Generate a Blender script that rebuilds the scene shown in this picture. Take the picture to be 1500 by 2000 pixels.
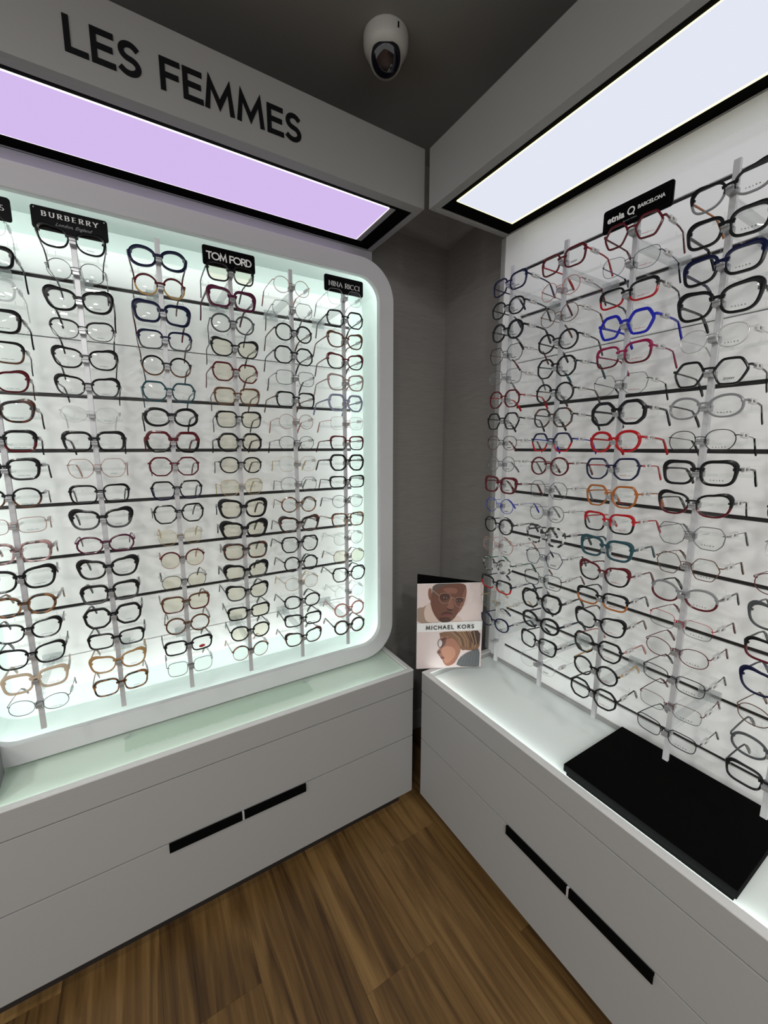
import bpy, bmesh, math, random
from mathutils import Vector, Matrix
for o in list(bpy.data.objects): bpy.data.objects.remove(o)
S = bpy.context.scene
COL = S.collection
R = math.radians
rnd = random.Random(7)

# ------------------------------------------------------------------ camera
cd = bpy.data.cameras.new('camera'); cam = bpy.data.objects.new('camera', cd); COL.objects.link(cam)
cd.sensor_fit = 'HORIZONTAL'; cd.sensor_width = 36.0; cd.lens = 795.5 / 1500 * 36.0
cd.clip_start = 0.02; cd.clip_end = 60
cam.location = (0, 0, 1.5); cam.rotation_euler = (R(90 - 9.06), 0, R(-31.48))
S.camera = cam
# ------------------------------------------------------------------ world, lights, exposure
S.view_settings.view_transform = 'Standard'; S.view_settings.look = 'None'
S.view_settings.exposure = 0.0; S.view_settings.gamma = 1.0; S.view_settings.use_curve_mapping = False
try:
    S.cycles.transparent_max_bounces = 40; S.cycles.max_bounces = 10; S.cycles.diffuse_bounces = 5
except Exception: pass
W = bpy.data.worlds.new('shop_ambient'); S.world = W; W.use_nodes = True
bg = W.node_tree.nodes['Background']; bg.inputs[0].default_value = (1.0, 0.99, 0.97, 1); bg.inputs[1].default_value = 0.75
def lamp(name, kind, loc, power, size=0.3, color=(1, 1, 1), rot=(0, 0, 0), sy=None, spread=None):
    d = bpy.data.lights.new(name, kind); d.energy = power; d.color = color
    if kind == 'AREA':
        d.size = size
        if sy: d.shape = 'RECTANGLE'; d.size_y = sy
        if spread: d.spread = spread
    o = bpy.data.objects.new(name, d); COL.objects.link(o); o.location = loc; o.rotation_euler = rot
    return o
# ceiling downlights of the shop, behind and beside the photographer
for k, (x, y) in enumerate([(-0.9, -0.9), (-1.9, 0.1), (-0.5, -2.1), (-2.3, -1.6), (-0.1, -1.3), (-1.5, -2.9)]):
    lamp('shop_downlight', 'AREA', (x, y, 2.69), 24.0, 0.20, (1.0, 0.985, 0.955))

# ------------------------------------------------------------------ materials
MAT = {}
def bsdf_mat(name, col, rough=0.5, metal=0.0, spec=0.5, coat=0.0, emit=None, estr=0.0):
    if name in MAT: return MAT[name]
    m = bpy.data.materials.new(name); m.use_nodes = True; b = m.node_tree.nodes['Principled BSDF']
    b.inputs['Base Color'].default_value = (*col, 1); b.inputs['Roughness'].default_value = rough
    b.inputs['Metallic'].default_value = metal; b.inputs['Specular IOR Level'].default_value = spec
    b.inputs['Coat Weight'].default_value = coat
    if emit: b.inputs['Emission Color'].default_value = (*emit, 1); b.inputs['Emission Strength'].default_value = estr
    m.diffuse_color = (*col, 1); MAT[name] = m
    return m
def emit_mat(name, col, s):
    m = bpy.data.materials.new(name); m.use_nodes = True; nt = m.node_tree; nt.nodes.clear()
    e = nt.nodes.new('ShaderNodeEmission'); o = nt.nodes.new('ShaderNodeOutputMaterial')
    e.inputs[0].default_value = (*col, 1); e.inputs[1].default_value = s
    nt.links.new(e.outputs[0], o.inputs[0]); MAT[name] = m; return m
def clear_mat(name, tint, gloss=0.9, body=0.0, bodycol=(0.9, 0.9, 0.9), rough=0.02):
    """clear pane: transparent with a Fresnel gloss and, if asked, a little milky body"""
    m = bpy.data.materials.new(name); m.use_nodes = True; nt = m.node_tree; nt.nodes.clear(); N = nt.nodes.new; L = nt.links.new
    t = N('ShaderNodeBsdfTransparent'); t.inputs[0].default_value = (*tint, 1)
    g = N('ShaderNodeBsdfGlossy'); g.inputs['Roughness'].default_value = rough
    f = N('ShaderNodeFresnel'); f.inputs[0].default_value = 1.5
    ge = N('ShaderNodeNewGeometry'); fb = N('ShaderNodeMath'); fb.operation = 'SUBTRACT'; fb.inputs[0].default_value = 1.0; L(ge.outputs['Backfacing'], fb.inputs[1])
    fm_ = N('ShaderNodeMath'); fm_.operation = 'MULTIPLY'; L(f.outputs[0], fm_.inputs[0]); L(fb.outputs[0], fm_.inputs[1])
    mu = N('ShaderNodeMath'); mu.operation = 'MULTIPLY'; mu.inputs[1].default_value = gloss; L(fm_.outputs[0], mu.inputs[0])
    mx = N('ShaderNodeMixShader'); L(mu.outputs[0], mx.inputs[0]); L(t.outputs[0], mx.inputs[1]); L(g.outputs[0], mx.inputs[2])
    out = N('ShaderNodeOutputMaterial'); last = mx
    if body:
        d = N('ShaderNodeBsdfDiffuse'); d.inputs[0].default_value = (*bodycol, 1)
        m2 = N('ShaderNodeMixShader'); m2.inputs[0].default_value = body
        L(mx.outputs[0], m2.inputs[1]); L(d.outputs[0], m2.inputs[2]); last = m2
    L(last.outputs[0], out.inputs[0]); MAT[name] = m; return m
def noise_mat(name, c1, c2, scale, lo=0.42, hi=0.58, rough=0.2, coat=0.3, vec=None):
    m = bsdf_mat(name, c1, rough, coat=coat); nt = m.node_tree; N = nt.nodes.new; L = nt.links.new
    tc = N('ShaderNodeTexCoord'); n = N('ShaderNodeTexNoise'); n.inputs['Scale'].default_value = scale; n.inputs['Detail'].default_value = 2
    L(tc.outputs['Object'], n.inputs['Vector']); r = N('ShaderNodeValToRGB')
    r.color_ramp.elements[0].position = lo; r.color_ramp.elements[1].position = hi
    r.color_ramp.elements[0].color = (*c1, 1); r.color_ramp.elements[1].color = (*c2, 1)
    L(n.outputs[0], r.inputs[0]); L(r.outputs[0], nt.nodes['Principled BSDF'].inputs['Base Color']); return m
def speckle(name, col, rough, bump=0.02, scale=900, var=0.06):
    """satin laminate: faint colour variation and fine relief"""
    m = bsdf_mat(name, col, rough); nt = m.node_tree; N = nt.nodes.new; L = nt.links.new; b = nt.nodes['Principled BSDF']
    tc = N('ShaderNodeTexCoord'); n = N('ShaderNodeTexNoise'); n.inputs['Scale'].default_value = scale; n.inputs['Detail'].default_value = 3
    L(tc.outputs['Object'], n.inputs['Vector'])
    r = N('ShaderNodeValToRGB'); r.color_ramp.elements[0].color = (*[c * (1 - var) for c in col], 1); r.color_ramp.elements[1].color = (*[min(1, c * (1 + var)) for c in col], 1)
    L(n.outputs[0], r.inputs[0]); L(r.outputs[0], b.inputs['Base Color'])
    bp = N('ShaderNodeBump'); bp.inputs['Strength'].default_value = bump; bp.inputs['Distance'].default_value = 0.001
    L(n.outputs[0], bp.inputs['Height']); L(bp.outputs[0], b.inputs['Normal']); return m
speckle('laminate', (0.285, 0.283, 0.277), 0.45); speckle('rim_white', (0.62, 0.62, 0.61), 0.4)
speckle('ring_lacquer', (0.46, 0.46, 0.465), 0.4, 0.01)
speckle('panel_white', (0.86, 0.865, 0.86), 0.5, 0.02)
speckle('niche_white', (0.68, 0.75, 0.725), 0.45, 0.01)
bsdf_mat('black_matt', (0.0015, 0.0015, 0.0015), 0.8, spec=0.04)
bsdf_mat('groove_black', (0.008, 0.007, 0.007), 0.4)
bsdf_mat('dark_plinth', (0.012, 0.009, 0.008), 0.6)
bsdf_mat('alu', (0.62, 0.63, 0.65), 0.38, 0.55)
bsdf_mat('rod_grey', (0.56, 0.57, 0.59), 0.38, 0.35)
bsdf_mat('clip_grey', (0.36, 0.37, 0.38), 0.25, 0.5)
bsdf_mat('white_print', (0.75, 0.75, 0.75), 0.5)
bsdf_mat('grey_print', (0.25, 0.25, 0.26), 0.5)
bsdf_mat('black_print', (0.004, 0.004, 0.005), 0.5, spec=0.15)
bsdf_mat('red_print', (0.35, 0.02, 0.03), 0.5)
bsdf_mat('sign_black', (0.002, 0.002, 0.0025), 0.3, spec=0.06)
bsdf_mat('cam_white', (0.62, 0.62, 0.60), 0.35)
bsdf_mat('cam_dark', (0.004, 0.004, 0.012), 0.06, coat=0.8)
bsdf_mat('paper', (0.85, 0.84, 0.82), 0.6)
clear_mat('acrylic', (0.965, 0.975, 0.97), 1.0, 0.06, (0.9, 0.92, 0.92))
clear_mat('acrylic_arm', (0.90, 0.91, 0.91), 1.0, 0.16, (0.7, 0.72, 0.73), 0.08)
clear_mat('lens', (0.955, 0.965, 0.96), 0.75)
clear_mat('lens_tint', (0.90, 0.875, 0.775), 1.1)
clear_mat('tag_clear', (0.85, 0.86, 0.86), 1.0, 0.30, (0.75, 0.76, 0.77), 0.1)
clear_mat('plate_clear', (0.955, 0.975, 0.96), 1.0)
emit_mat('light_lilac', (0.66, 0.50, 0.86), 1.0)
emit_mat('light_white', (0.77, 0.80, 0.90), 1.0)
emit_mat('led_edge_warm', (1.0, 0.96, 0.52), 1.7)
emit_mat('led_edge_lilac', (1.0, 0.93, 1.0), 1.8)
emit_mat('led_cool', (0.88, 1.0, 0.96), 10.0)
emit_mat('led_deck', (0.90, 1.0, 0.95), 9.0)
# frosted glass deck
def deck_mat(name, col):
    m = bsdf_mat(name, col, 0.22, spec=0.5, coat=0.3); return m
deck_mat('deck_green', (0.60, 0.72, 0.62)); deck_mat('deck_white', (0.74, 0.79, 0.775))
# wall covering: fine horizontal weave
m = bsdf_mat('wall_weave', (0.27, 0.25, 0.235), 0.8, spec=0.2); nt = m.node_tree; N = nt.nodes.new; L = nt.links.new
tc = N('ShaderNodeTexCoord'); mp = N('ShaderNodeMapping'); mp.inputs['Scale'].default_value = (14, 14, 260); L(tc.outputs['Object'], mp.inputs[0])
n = N('ShaderNodeTexNoise'); n.inputs['Scale'].default_value = 1.0; n.inputs['Detail'].default_value = 4; L(mp.outputs[0], n.inputs[0])
r = N('ShaderNodeValToRGB'); r.color_ramp.elements[0].color = (0.19, 0.18, 0.168, 1); r.color_ramp.elements[1].color = (0.275, 0.262, 0.245, 1)
L(n.outputs[0], r.inputs[0]); L(r.outputs[0], nt.nodes['Principled BSDF'].inputs['Base Color'])
bp = N('ShaderNodeBump'); bp.inputs['Strength'].default_value = 0.35; bp.inputs['Distance'].default_value = 0.002; L(n.outputs[0], bp.inputs['Height']); L(bp.outputs[0], nt.nodes['Principled BSDF'].inputs['Normal'])
speckle('ceiling_paint', (0.27, 0.27, 0.26), 0.85, 0.05, 300)
# oak planks: grain along Y, tone per plank
m = bsdf_mat('oak_plank', (0.2, 0.12, 0.06), 0.42, spec=0.4); nt = m.node_tree; N = nt.nodes.new; L = nt.links.new; b = nt.nodes['Principled BSDF']
tc = N('ShaderNodeTexCoord'); oi = N('ShaderNodeObjectInfo')
ad = N('ShaderNodeVectorMath'); ad.operation = 'MULTIPLY_ADD'; ad.inputs[1].default_value = (1, 1, 1)
cx = N('ShaderNodeCombineXYZ'); mm = N('ShaderNodeMath'); mm.operation = 'MULTIPLY'; mm.inputs[1].default_value = 37.0; L(oi.outputs['Random'], mm.inputs[0]); L(mm.outputs[0], cx.inputs[0]); L(mm.outputs[0], cx.inputs[1])
L(tc.outputs['Object'], ad.inputs[0]); L(cx.outputs[0], ad.inputs[2])
def grain(sc, detail, dist):
    mp = N('ShaderNodeMapping'); mp.inputs['Scale'].default_value = sc; L(ad.outputs[0], mp.inputs[0])
    t = N('ShaderNodeTexNoise'); t.inputs['Scale'].default_value = 1; t.inputs['Detail'].default_value = detail; t.inputs['Distortion'].default_value = dist
    L(mp.outputs[0], t.inputs[0]); return t
g1 = grain((7, 0.7, 1), 5, 1.2); g2 = grain((140, 4, 1), 5, 0.3); g3 = grain((17, 1.1, 1), 4, 2.4)
r1 = N('ShaderNodeValToRGB'); cr = r1.color_ramp
cr.elements[0].position = 0.33; cr.elements[0].color = (0.026, 0.012, 0.004, 1); cr.elements[1].position = 0.72; cr.elements[1].color = (0.25, 0.148, 0.054, 1)
e = cr.elements.new(0.5); e.color = (0.115, 0.062, 0.020, 1)
a1 = N('ShaderNodeMath'); a1.operation = 'MULTIPLY_ADD'; a1.inputs[1].default_value = 0.45; L(g3.outputs[0], a1.inputs[0])
a2 = N('ShaderNodeMath'); a2.operation = 'MULTIPLY'; a2.inputs[1].default_value = 0.40; L(g1.outputs[0], a2.inputs[0]); L(a2.outputs[0], a1.inputs[2])
a3 = N('ShaderNodeMath'); a3.operation = 'MULTIPLY_ADD'; a3.inputs[1].default_value = 0.15; L(g2.outputs[0], a3.inputs[0]); L(a1.outputs[0], a3.inputs[2])
a4 = N('ShaderNodeMath'); a4.operation = 'MULTIPLY_ADD'; a4.inputs[1].default_value = 0.10; a4.inputs[2].default_value = -0.04; L(oi.outputs['Random'], a4.inputs[0])
a5 = N('ShaderNodeMath'); a5.operation = 'ADD'; L(a3.outputs[0], a5.inputs[0]); L(a4.outputs[0], a5.inputs[1])
L(a5.outputs[0], r1.inputs[0]); L(r1.outputs[0], b.inputs['Base Color'])
bp = N('ShaderNodeBump'); bp.inputs['Strength'].default_value = 0.12; bp.inputs['Distance'].default_value = 0.001; L(g2.outputs[0], bp.inputs['Height']); L(bp.outputs[0], b.inputs['Normal'])

# spectacle frame colours
FC = {'k': ('black', (0.008, 0.008, 0.009)), 'ch': ('charcoal', (0.06, 0.065, 0.07)), 'nv': ('navy', (0.006, 0.008, 0.036)),
      'bl': ('bright blue', (0.010, 0.015, 0.36)), 'tl': ('dark teal', (0.02, 0.06, 0.075)), 'bu': ('burgundy', (0.085, 0.008, 0.012)),
      'rd': ('red', (0.36, 0.006, 0.01)), 'pu': ('plum', (0.075, 0.010, 0.035)), 'br': ('brown', (0.10, 0.045, 0.022)),
      'be': ('beige', (0.50, 0.40, 0.29)), 'hn': ('honey', (0.34, 0.20, 0.085)), 'pk': ('rose', (0.40, 0.17, 0.15)), 'lv': ('lavender grey', (0.22, 0.24, 0.34)),
      'gy': ('grey', (0.20, 0.205, 0.215)), 'og': ('orange brown', (0.33, 0.10, 0.02)), 'tp': ('taupe', (0.30, 0.22, 0.20)), 'mg': ('magenta', (0.22, 0.008, 0.055)),
      'am': ('amber', (0.45, 0.28, 0.10)), 'gn': ('green', (0.01, 0.09, 0.06)), 'wh': ('white', (0.7, 0.7, 0.7))}
FM = {'gm': ('gunmetal', (0.16, 0.16, 0.17)), 'sv': ('silver', (0.60, 0.60, 0.60)), 'gd': ('gold', (0.48, 0.34, 0.18)), 'rg': ('rose gold', (0.42, 0.22, 0.18))}
CNAME = {}
for k_, (nm, c) in FC.items(): bsdf_mat('frame_' + k_, c, 0.2, spec=0.2, coat=0.04); CNAME[k_] = nm
for k_, (nm, c) in FM.items(): bsdf_mat('frame_' + k_, c, 0.3, 0.75); CNAME[k_] = nm
noise_mat('frame_to', (0.015, 0.008, 0.006), (0.26, 0.105, 0.03), 75); CNAME['to'] = 'tortoiseshell'
noise_mat('frame_dt', (0.010, 0.007, 0.006), (0.10, 0.03, 0.014), 70, 0.48, 0.62); CNAME['dt'] = 'dark tortoiseshell'
noise_mat('frame_pt', (0.05, 0.03, 0.03), (0.48, 0.30, 0.30), 70, 0.38, 0.6); CNAME['pt'] = 'pink marbled'
noise_mat('frame_bw', (0.008, 0.008, 0.008), (0.62, 0.62, 0.60), 85, 0.5, 0.56); CNAME['bw'] = 'black and white mottled'
clear_mat('frame_cl', (0.84, 0.85, 0.85), 1.3, 0.12, (0.6, 0.6, 0.6)); CNAME['cl'] = 'crystal clear'

# ------------------------------------------------------------------ mesh helpers
def obj(name, mesh, mat=None, parent=None, loc=None, rot=None):
    if mat and not mesh.materials: mesh.materials.append(MAT[mat])
    o = bpy.data.objects.new(name, mesh); COL.objects.link(o)
    if parent: o.parent = parent
    if loc: o.location = loc
    if rot: o.rotation_euler = rot
    return o
def tag(o, label=None, cat=None, group=None, kind=None):
    if label: o['label'] = label
    if cat: o['category'] = cat
    if group: o['group'] = group
    if kind: o['kind'] = kind
    return o
def thing(name, loc, label, cat, group=None, rz=0):
    o = bpy.data.objects.new(name, None); COL.objects.link(o); o.location = loc; o.rotation_euler = (0, 0, rz); o.empty_display_size = 0.05
    return tag(o, label, cat, group)
class MB:
    def __init__(s): s.v = []; s.f = []; s.m = []
    def add(s, vs, fs, mi=0):
        n = len(s.v); s.v += [tuple(v) for v in vs]; s.f += [tuple(i + n for i in f) for f in fs]; s.m += [mi] * len(fs)
    def box(s, x0, x1, y0, y1, z0, z1, mi=0):
        s.add([(x0, y0, z0), (x1, y0, z0), (x1, y1, z0), (x0, y1, z0), (x0, y0, z1), (x1, y0, z1), (x1, y1, z1), (x0, y1, z1)],
              [(0, 3, 2, 1), (4, 5, 6, 7), (0, 1, 5, 4), (1, 2, 6, 5), (2, 3, 7, 6), (3, 0, 4, 7)], mi); return s
    def prism(s, pts, d, mi=0):
        """pts in x,z; extruded along y by d"""
        n = len(pts)
        s.add([(x, 0, z) for x, z in pts] + [(x, d, z) for x, z in pts],
              [tuple(range(n)), tuple(range(2 * n - 1, n - 1, -1))] + [(i, i + n, (i + 1) % n + n, (i + 1) % n) for i in range(n)], mi)
    def sweep(s, path, w, h, mi=0, cap=True):
        """box-section bar along a path; w sideways, h upwards (numbers or lists)"""
        n = len(path); P = [Vector(p) for p in path]; vs = []
        for i in range(n):
            t = (P[min(i + 1, n - 1)] - P[max(i - 1, 0)]).normalized()
            side = t.cross(Vector((0, 0, 1)))
            if side.length < 1e-4: side = Vector((1, 0, 0))
            side.normalize(); up = side.cross(t).normalized()
            ww = (w[i] if isinstance(w, list) else w) / 2; hh = (h[i] if isinstance(h, list) else h) / 2
            vs += [P[i] - side * ww - up * hh, P[i] + side * ww - up * hh, P[i] + side * ww + up * hh, P[i] - side * ww + up * hh]
        fs = []
        for i in range(n - 1):
            for k in range(4): fs.append((4 * i + k, 4 * i + (k + 1) % 4, 4 * i + 4 + (k + 1) % 4, 4 * i + 4 + k))
        if cap: fs += [(3, 2, 1, 0), tuple(4 * n - 4 + k for k in range(4))]
        s.add(vs, fs, mi)
    def tube(s, path, r, k=6, mi=0):
        n = len(path); P = [Vector(p) for p in path]; vs = []
        for i in range(n):
            t = (P[min(i + 1, n - 1)] - P[max(i - 1, 0)]).normalized()
            a = t.orthogonal().normalized(); b_ = t.cross(a)
            for j in range(k):
                q = 2 * math.pi * j / k; vs.append(P[i] + (a * math.cos(q) + b_ * math.sin(q)) * r)
        fs = [(i * k + j, i * k + (j + 1) % k, (i + 1) * k + (j + 1) % k, (i + 1) * k + j) for i in range(n - 1) for j in range(k)]
        fs += [tuple(range(k - 1, -1, -1)), tuple((n - 1) * k + j for j in range(k))]
        s.add(vs, fs, mi)
    def lathe(s, prof, k=40, mi=0):
        n = len(prof); vs = []
        for r_, z in prof:
            for j in range(k): q = 2 * math.pi * j / k; vs.append((r_ * math.cos(q), r_ * math.sin(q), z))
        s.add(vs, [(i * k + j, i * k + (j + 1) % k, (i + 1) * k + (j + 1) % k, (i + 1) * k + j) for i in range(n - 1) for j in range(k)], mi)
    def mesh(s, name, mats=None, smooth=False, bevel=0.0, fix=True):
        me = bpy.data.meshes.new(name); me.from_pydata(s.v, [], s.f); me.update()
        if mats:
            for mt in (mats if isinstance(mats, (list, tuple)) else [mats]): me.materials.append(MAT[mt])
        me.polygons.foreach_set('material_index', s.m)
        if fix or bevel:
            bm = bmesh.new(); bm.from_mesh(me)
            if bevel:
                es = [e for e in bm.edges if len(e.link_faces) == 2 and e.calc_face_angle(0) > 0.5]
                bmesh.ops.bevel(bm, geom=es, offset=bevel, segments=2, affect='EDGES', profile=0.6)
            bmesh.ops.recalc_face_normals(bm, faces=bm.faces); bm.to_mesh(me); bm.free()
        if smooth:
            me.polygons.foreach_set('use_smooth', [True] * len(me.polygons))
        me.update(); return me
def boxobj(name, b, mat, parent=None, bevel=0.0, loc=None):
    mb = MB(); mb.box(*b); return obj(name, mb.mesh(name, mat, bevel=bevel), None, parent, loc)
def rrect(x0, x1, z0, z1, r, k=10):
    pts = []
    for cx_, cz, a in ((x1 - r, z1 - r, 0), (x0 + r, z1 - r, 90), (x0 + r, z0 + r, 180), (x1 - r, z0 + r, 270)):
        for i in range(k + 1): q = R(a + 90 * i / k); pts.append((cx_ + r * math.cos(q), cz + r * math.sin(q)))
    return pts
def ringprism(mb, outer, inner, y0, y1, mi=0):
    n = len(outer)
    vs = [(x, y0, z) for x, z in outer] + [(x, y0, z) for x, z in inner] + [(x, y1, z) for x, z in outer] + [(x, y1, z) for x, z in inner]
    fs = []
    for i in range(n):
        j = (i + 1) % n
        fs += [(i, j, n + j, n + i), (2 * n + i, 3 * n + i, 3 * n + j, 2 * n + j), (i, 2 * n + i, 2 * n + j, j), (n + i, n + j, 3 * n + j, 3 * n + i)]
    mb.add(vs, fs, mi)

# ------------------------------------------------------------------ stroke lettering (built, no font files)
def A(cx_, cy, rx, ry, a0, a1, n=14): return [(cx_ + rx * math.cos(R(a0 + (a1 - a0) * i / n)), cy + ry * math.sin(R(a0 + (a1 - a0) * i / n))) for i in range(n + 1)]
GL = {'A': (0.74, [[(0, 0), (.37, 1), (.74, 0)], [(.16, .34), (.58, .34)]]),
 'B': (0.58, [[(.06, 0), (.06, 1)], [(.06, 1), (.30, 1)] + A(.30, .77, .22, .23, 90, -90) + [(.06, .54)], [(.06, .54), (.32, .54)] + A(.32, .27, .25, .27, 90, -90) + [(.06, 0)]]),
 'C': (0.78, [A(.48, .5, .44, .5, 48, 312, 22)]),
 'D': (0.74, [[(.06, 0), (.06, 1)], [(.06, 1), (.26, 1)] + A(.26, .5, .44, .5, 90, -90, 20) + [(.06, 0)]]),
 'E': (0.52, [[(.06, 0), (.06, 1)], [(.06, 1), (.50, 1)], [(.06, .52), (.46, .52)], [(.06, 0), (.52, 0)]]),
 'F': (0.50, [[(.06, 0), (.06, 1)], [(.06, 1), (.50, 1)], [(.06, .50), (.45, .50)]]),
 'G': (0.82, [A(.48, .5, .44, .5, 48, 345, 24) + [(.90, .45), (.55, .45)]]),
 'H': (0.70, [[(.06, 0), (.06, 1)], [(.64, 0), (.64, 1)], [(.06, .52), (.64, .52)]]),
 'I': (0.12, [[(.06, 0), (.06, 1)]]),
 'K': (0.62, [[(.06, 0), (.06, 1)], [(.58, 1), (.10, .48)], [(.22, .60), (.62, 0)]]),
 'L': (0.48, [[(.06, 1), (.06, 0)], [(.06, 0), (.48, 0)]]),
 'M': (0.88, [[(.04, 0), (.13, .98), (.44, .16), (.75, .98), (.84, 0)]]),
 'N': (0.72, [[(.06, 0), (.06, .98), (.66, .02), (.66, 1)]]),
 'O': (0.96, [A(.48, .5, .46, .5, 0, 360, 30)]),
 'R': (0.58, [[(.06, 0), (.06, 1)], [(.06, 1), (.30, 1)] + A(.30, .75, .24, .25, 90, -90) + [(.06, .50)], [(.28, .50), (.58, 0)]]),
 'S': (0.54, [A(.29, .755, .215, .245, 40, 200, 12)[:-2] + A(.29, .755, .215, .245, 180, 262, 6) + [(.30, .5)] + A(.27, .25, .245, .25, 78, -140, 16)]),
 'T': (0.60, [[(.30, 0), (.30, 1)], [(0, 1), (.60, 1)]]),
 'U': (0.70, [[(.06, 1), (.06, .33)] + A(.35, .33, .29, .33, 180, 360, 14) + [(.64, 1)]]),
 'Y': (0.66, [[(0, 1), (.33, .45)], [(.66, 1), (.33, .45)], [(.33, .45), (.33, 0)]]),
 'Z': (0.60, [[(.03, 1), (.57, 1), (.03, 0), (.60, 0)]]),
 ' ': (0.26, [])}
def stroke(mb, pts, t, d, serif=False):
    """thick flat polyline in x,z with mitred joints, d deep towards -y"""
    P = [Vector((p[0], p[1])) for p in pts]; Q = [P[0]]
    for p in P[1:]:
        if (p - Q[-1]).length > 1e-5: Q.append(p)
    P = Q; n = len(P); closed = n > 4 and (P[0] - P[-1]).length < 1e-4
    lft = []; rgt = []
    for i in range(n):
        if closed: a = P[i - 1 if i > 0 else n - 2]; c = P[i + 1 if i < n - 1 else 1]
        else: a = P[max(i - 1, 0)]; c = P[min(i + 1, n - 1)]
        d1 = (P[i] - a); d2 = (c - P[i])
        d1 = d1.normalized() if d1.length > 1e-7 else d2.normalized(); d2 = d2.normalized() if d2.length > 1e-7 else d1
        tg = (d1 + d2); tg = tg.normalized() if tg.length > 0.2 else d1
        nn = Vector((-tg.y, tg.x)); k = 1 / max(0.34, nn.dot(Vector((-d1.y, d1.x))))
        w = t / 2 * k
        if serif: w *= 0.32 + 0.75 * abs(tg.y)
        lft.append(P[i] + nn * w); rgt.append(P[i] - nn * w)
    vs = [(p.x, -d, p.y) for p in lft] + [(p.x, -d, p.y) for p in rgt] + [(p.x, 0, p.y) for p in lft] + [(p.x, 0, p.y) for p in rgt]
    fs = []
    for i in range(n - 1):
        fs += [(i, i + 1, n + i + 1, n + i), (i, 2 * n + i, 2 * n + i + 1, i + 1), (n + i, n + i + 1, 3 * n + i + 1, 3 * n + i)]
    fs += [(0, n, 3 * n, 2 * n), (n - 1, 3 * n - 1, 4 * n - 1, 2 * n - 1)]
    mb.add(vs, fs)
def glyph(mb, ch, x, z, h, t, d, serif=False, sx=1.0):
    w, st = GL[ch]
    for si, s_ in enumerate(st):
        ins = [(x + (px_) * h * sx, z + t / 2 + py * (h - t)) for px_, py in s_]
        if not serif and (ins[0][0] - ins[-1][0]) ** 2 + (ins[0][1] - ins[-1][1]) ** 2 > 1e-9:
            for e_, f_ in ((0, 1), (-1, -2)):
                v_ = Vector((ins[e_][0] - ins[f_][0], ins[e_][1] - ins[f_][1])).normalized() * (t / 2)
                ins[e_] = (ins[e_][0] + v_.x, ins[e_][1] + v_.y)
        stroke(mb, ins, t, d * (1 + 0.05 * si), serif)
        if serif:
            for e0, e1 in ((ins[0], ins[1]), (ins[-1], ins[-2])):
                if abs(e0[0] - e1[0]) < abs(e0[1] - e1[1]) and (abs(e0[1] - (z + t / 2)) < 0.02 * h or abs(e0[1] - (z + h - t / 2)) < 0.02 * h):
                    stroke(mb, [(e0[0] - t * 0.95, e0[1]), (e0[0] + t * 0.95, e0[1])], t * 0.9, d, True)
def text_width(txt, h, sp, sx=1.0): return sum(GL[c][0] * h * sx + sp for c in txt) - sp
def text_mesh(name, txt, h, t, d, mat, width=None, sp=None, serif=False, sx=1.0, align='c'):
    sp = h * 0.2 if sp is None else sp
    if width:
        w0 = text_width(txt, h, 0, sx); sp = (width - w0) / (len(txt) - 1)
    w = text_width(txt, h, sp, sx); x = -w / 2 if align == 'c' else (-w if align == 'r' else 0); mb = MB()
    for c in txt: glyph(mb, c, x, 0, h, t, d, serif, sx); x += GL[c][0] * h * sx + sp
    return mb.mesh(name, mat, fix=True)
def font_mesh(name, txt, size, mat, shear=0.0, offset=0.0, extrude=0.0004, align='CENTER', res=2):
    cu = bpy.data.curves.new(name, 'FONT'); cu.body = txt; cu.size = size; cu.shear = shear; cu.offset = offset; cu.extrude = extrude; cu.align_x = align; cu.resolution_u = res
    to = bpy.data.objects.new(name, cu); COL.objects.link(to); dg = bpy.context.evaluated_depsgraph_get(); dg.update()
    me = bpy.data.meshes.new_from_object(to.evaluated_get(dg)); COL.objects.unlink(to); bpy.data.objects.remove(to)
    me.transform(Matrix.Rotation(R(90), 4, 'X')); me.materials.clear(); me.materials.append(MAT[mat]); me.name = name
    return me

# ================================================================== the room
CZ = 2.72
XL0, XL1 = -0.46, 0.885          # left unit, along X
YF, YB = 1.221, 1.585            # its front and back
XR0, XR1 = 0.904, 1.262          # right unit, front and panel
YR0, YR1 = -0.139, 1.190         # its length along Y
WY, WX = 1.615, 1.335            # walls
fl = boxobj('floor', (-3.2, WX + .1, -3.6, WY + .1, -0.06, -0.012), 'dark_plinth'); tag(fl, kind='structure')
PW, PL = 0.241, 1.22
meshes = {}
def plank_mesh(l, w=PW):
    key = (round(l, 3), round(w, 3))
    if key not in meshes:
        mb = MB(); mb.box(0.0002, w - 0.0002, 0.0002, l - 0.0002, -0.012, 0.0); meshes[key] = mb.mesh('plank', 'oak_plank', bevel=0.0005)
    return meshes[key]
k = 0; x = 0.19 - PW * 4
while x < WX:
    w = min(PW, WX - x); y = WY - [0.92, 0.35, 1.22, 0.62, 0.10, 0.80, 0.48][k % 7] - 0.02; first = True
    obj('plank', plank_mesh(WY - y, w), None, fl, (x, y, 0))
    while y > -1.4:
        obj('plank', plank_mesh(PL, w), None, fl, (x, y - PL, 0)); y -= PL
    x += PW; k += 1
mb = MB(); mb.box(-3.2, 0.19 - PW * 4, -3.6, WY, -0.012, 0); mb.box(0.19 - PW * 4, WX, -3.6, -2.85, -0.012, 0)
o = obj('plank_field', mb.mesh('plank_field', 'oak_plank'), None, fl); tag(o, kind='stuff')
tag(boxobj('ceiling', (-3.2, WX + .1, -3.6, WY + .1, CZ, CZ + 0.08), 'ceiling_paint'), kind='structure')
tag(boxobj('wall_back', (-3.2, WX + .1, WY, WY + 0.1, 0, CZ), 'wall_weave'), kind='structure')
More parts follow.
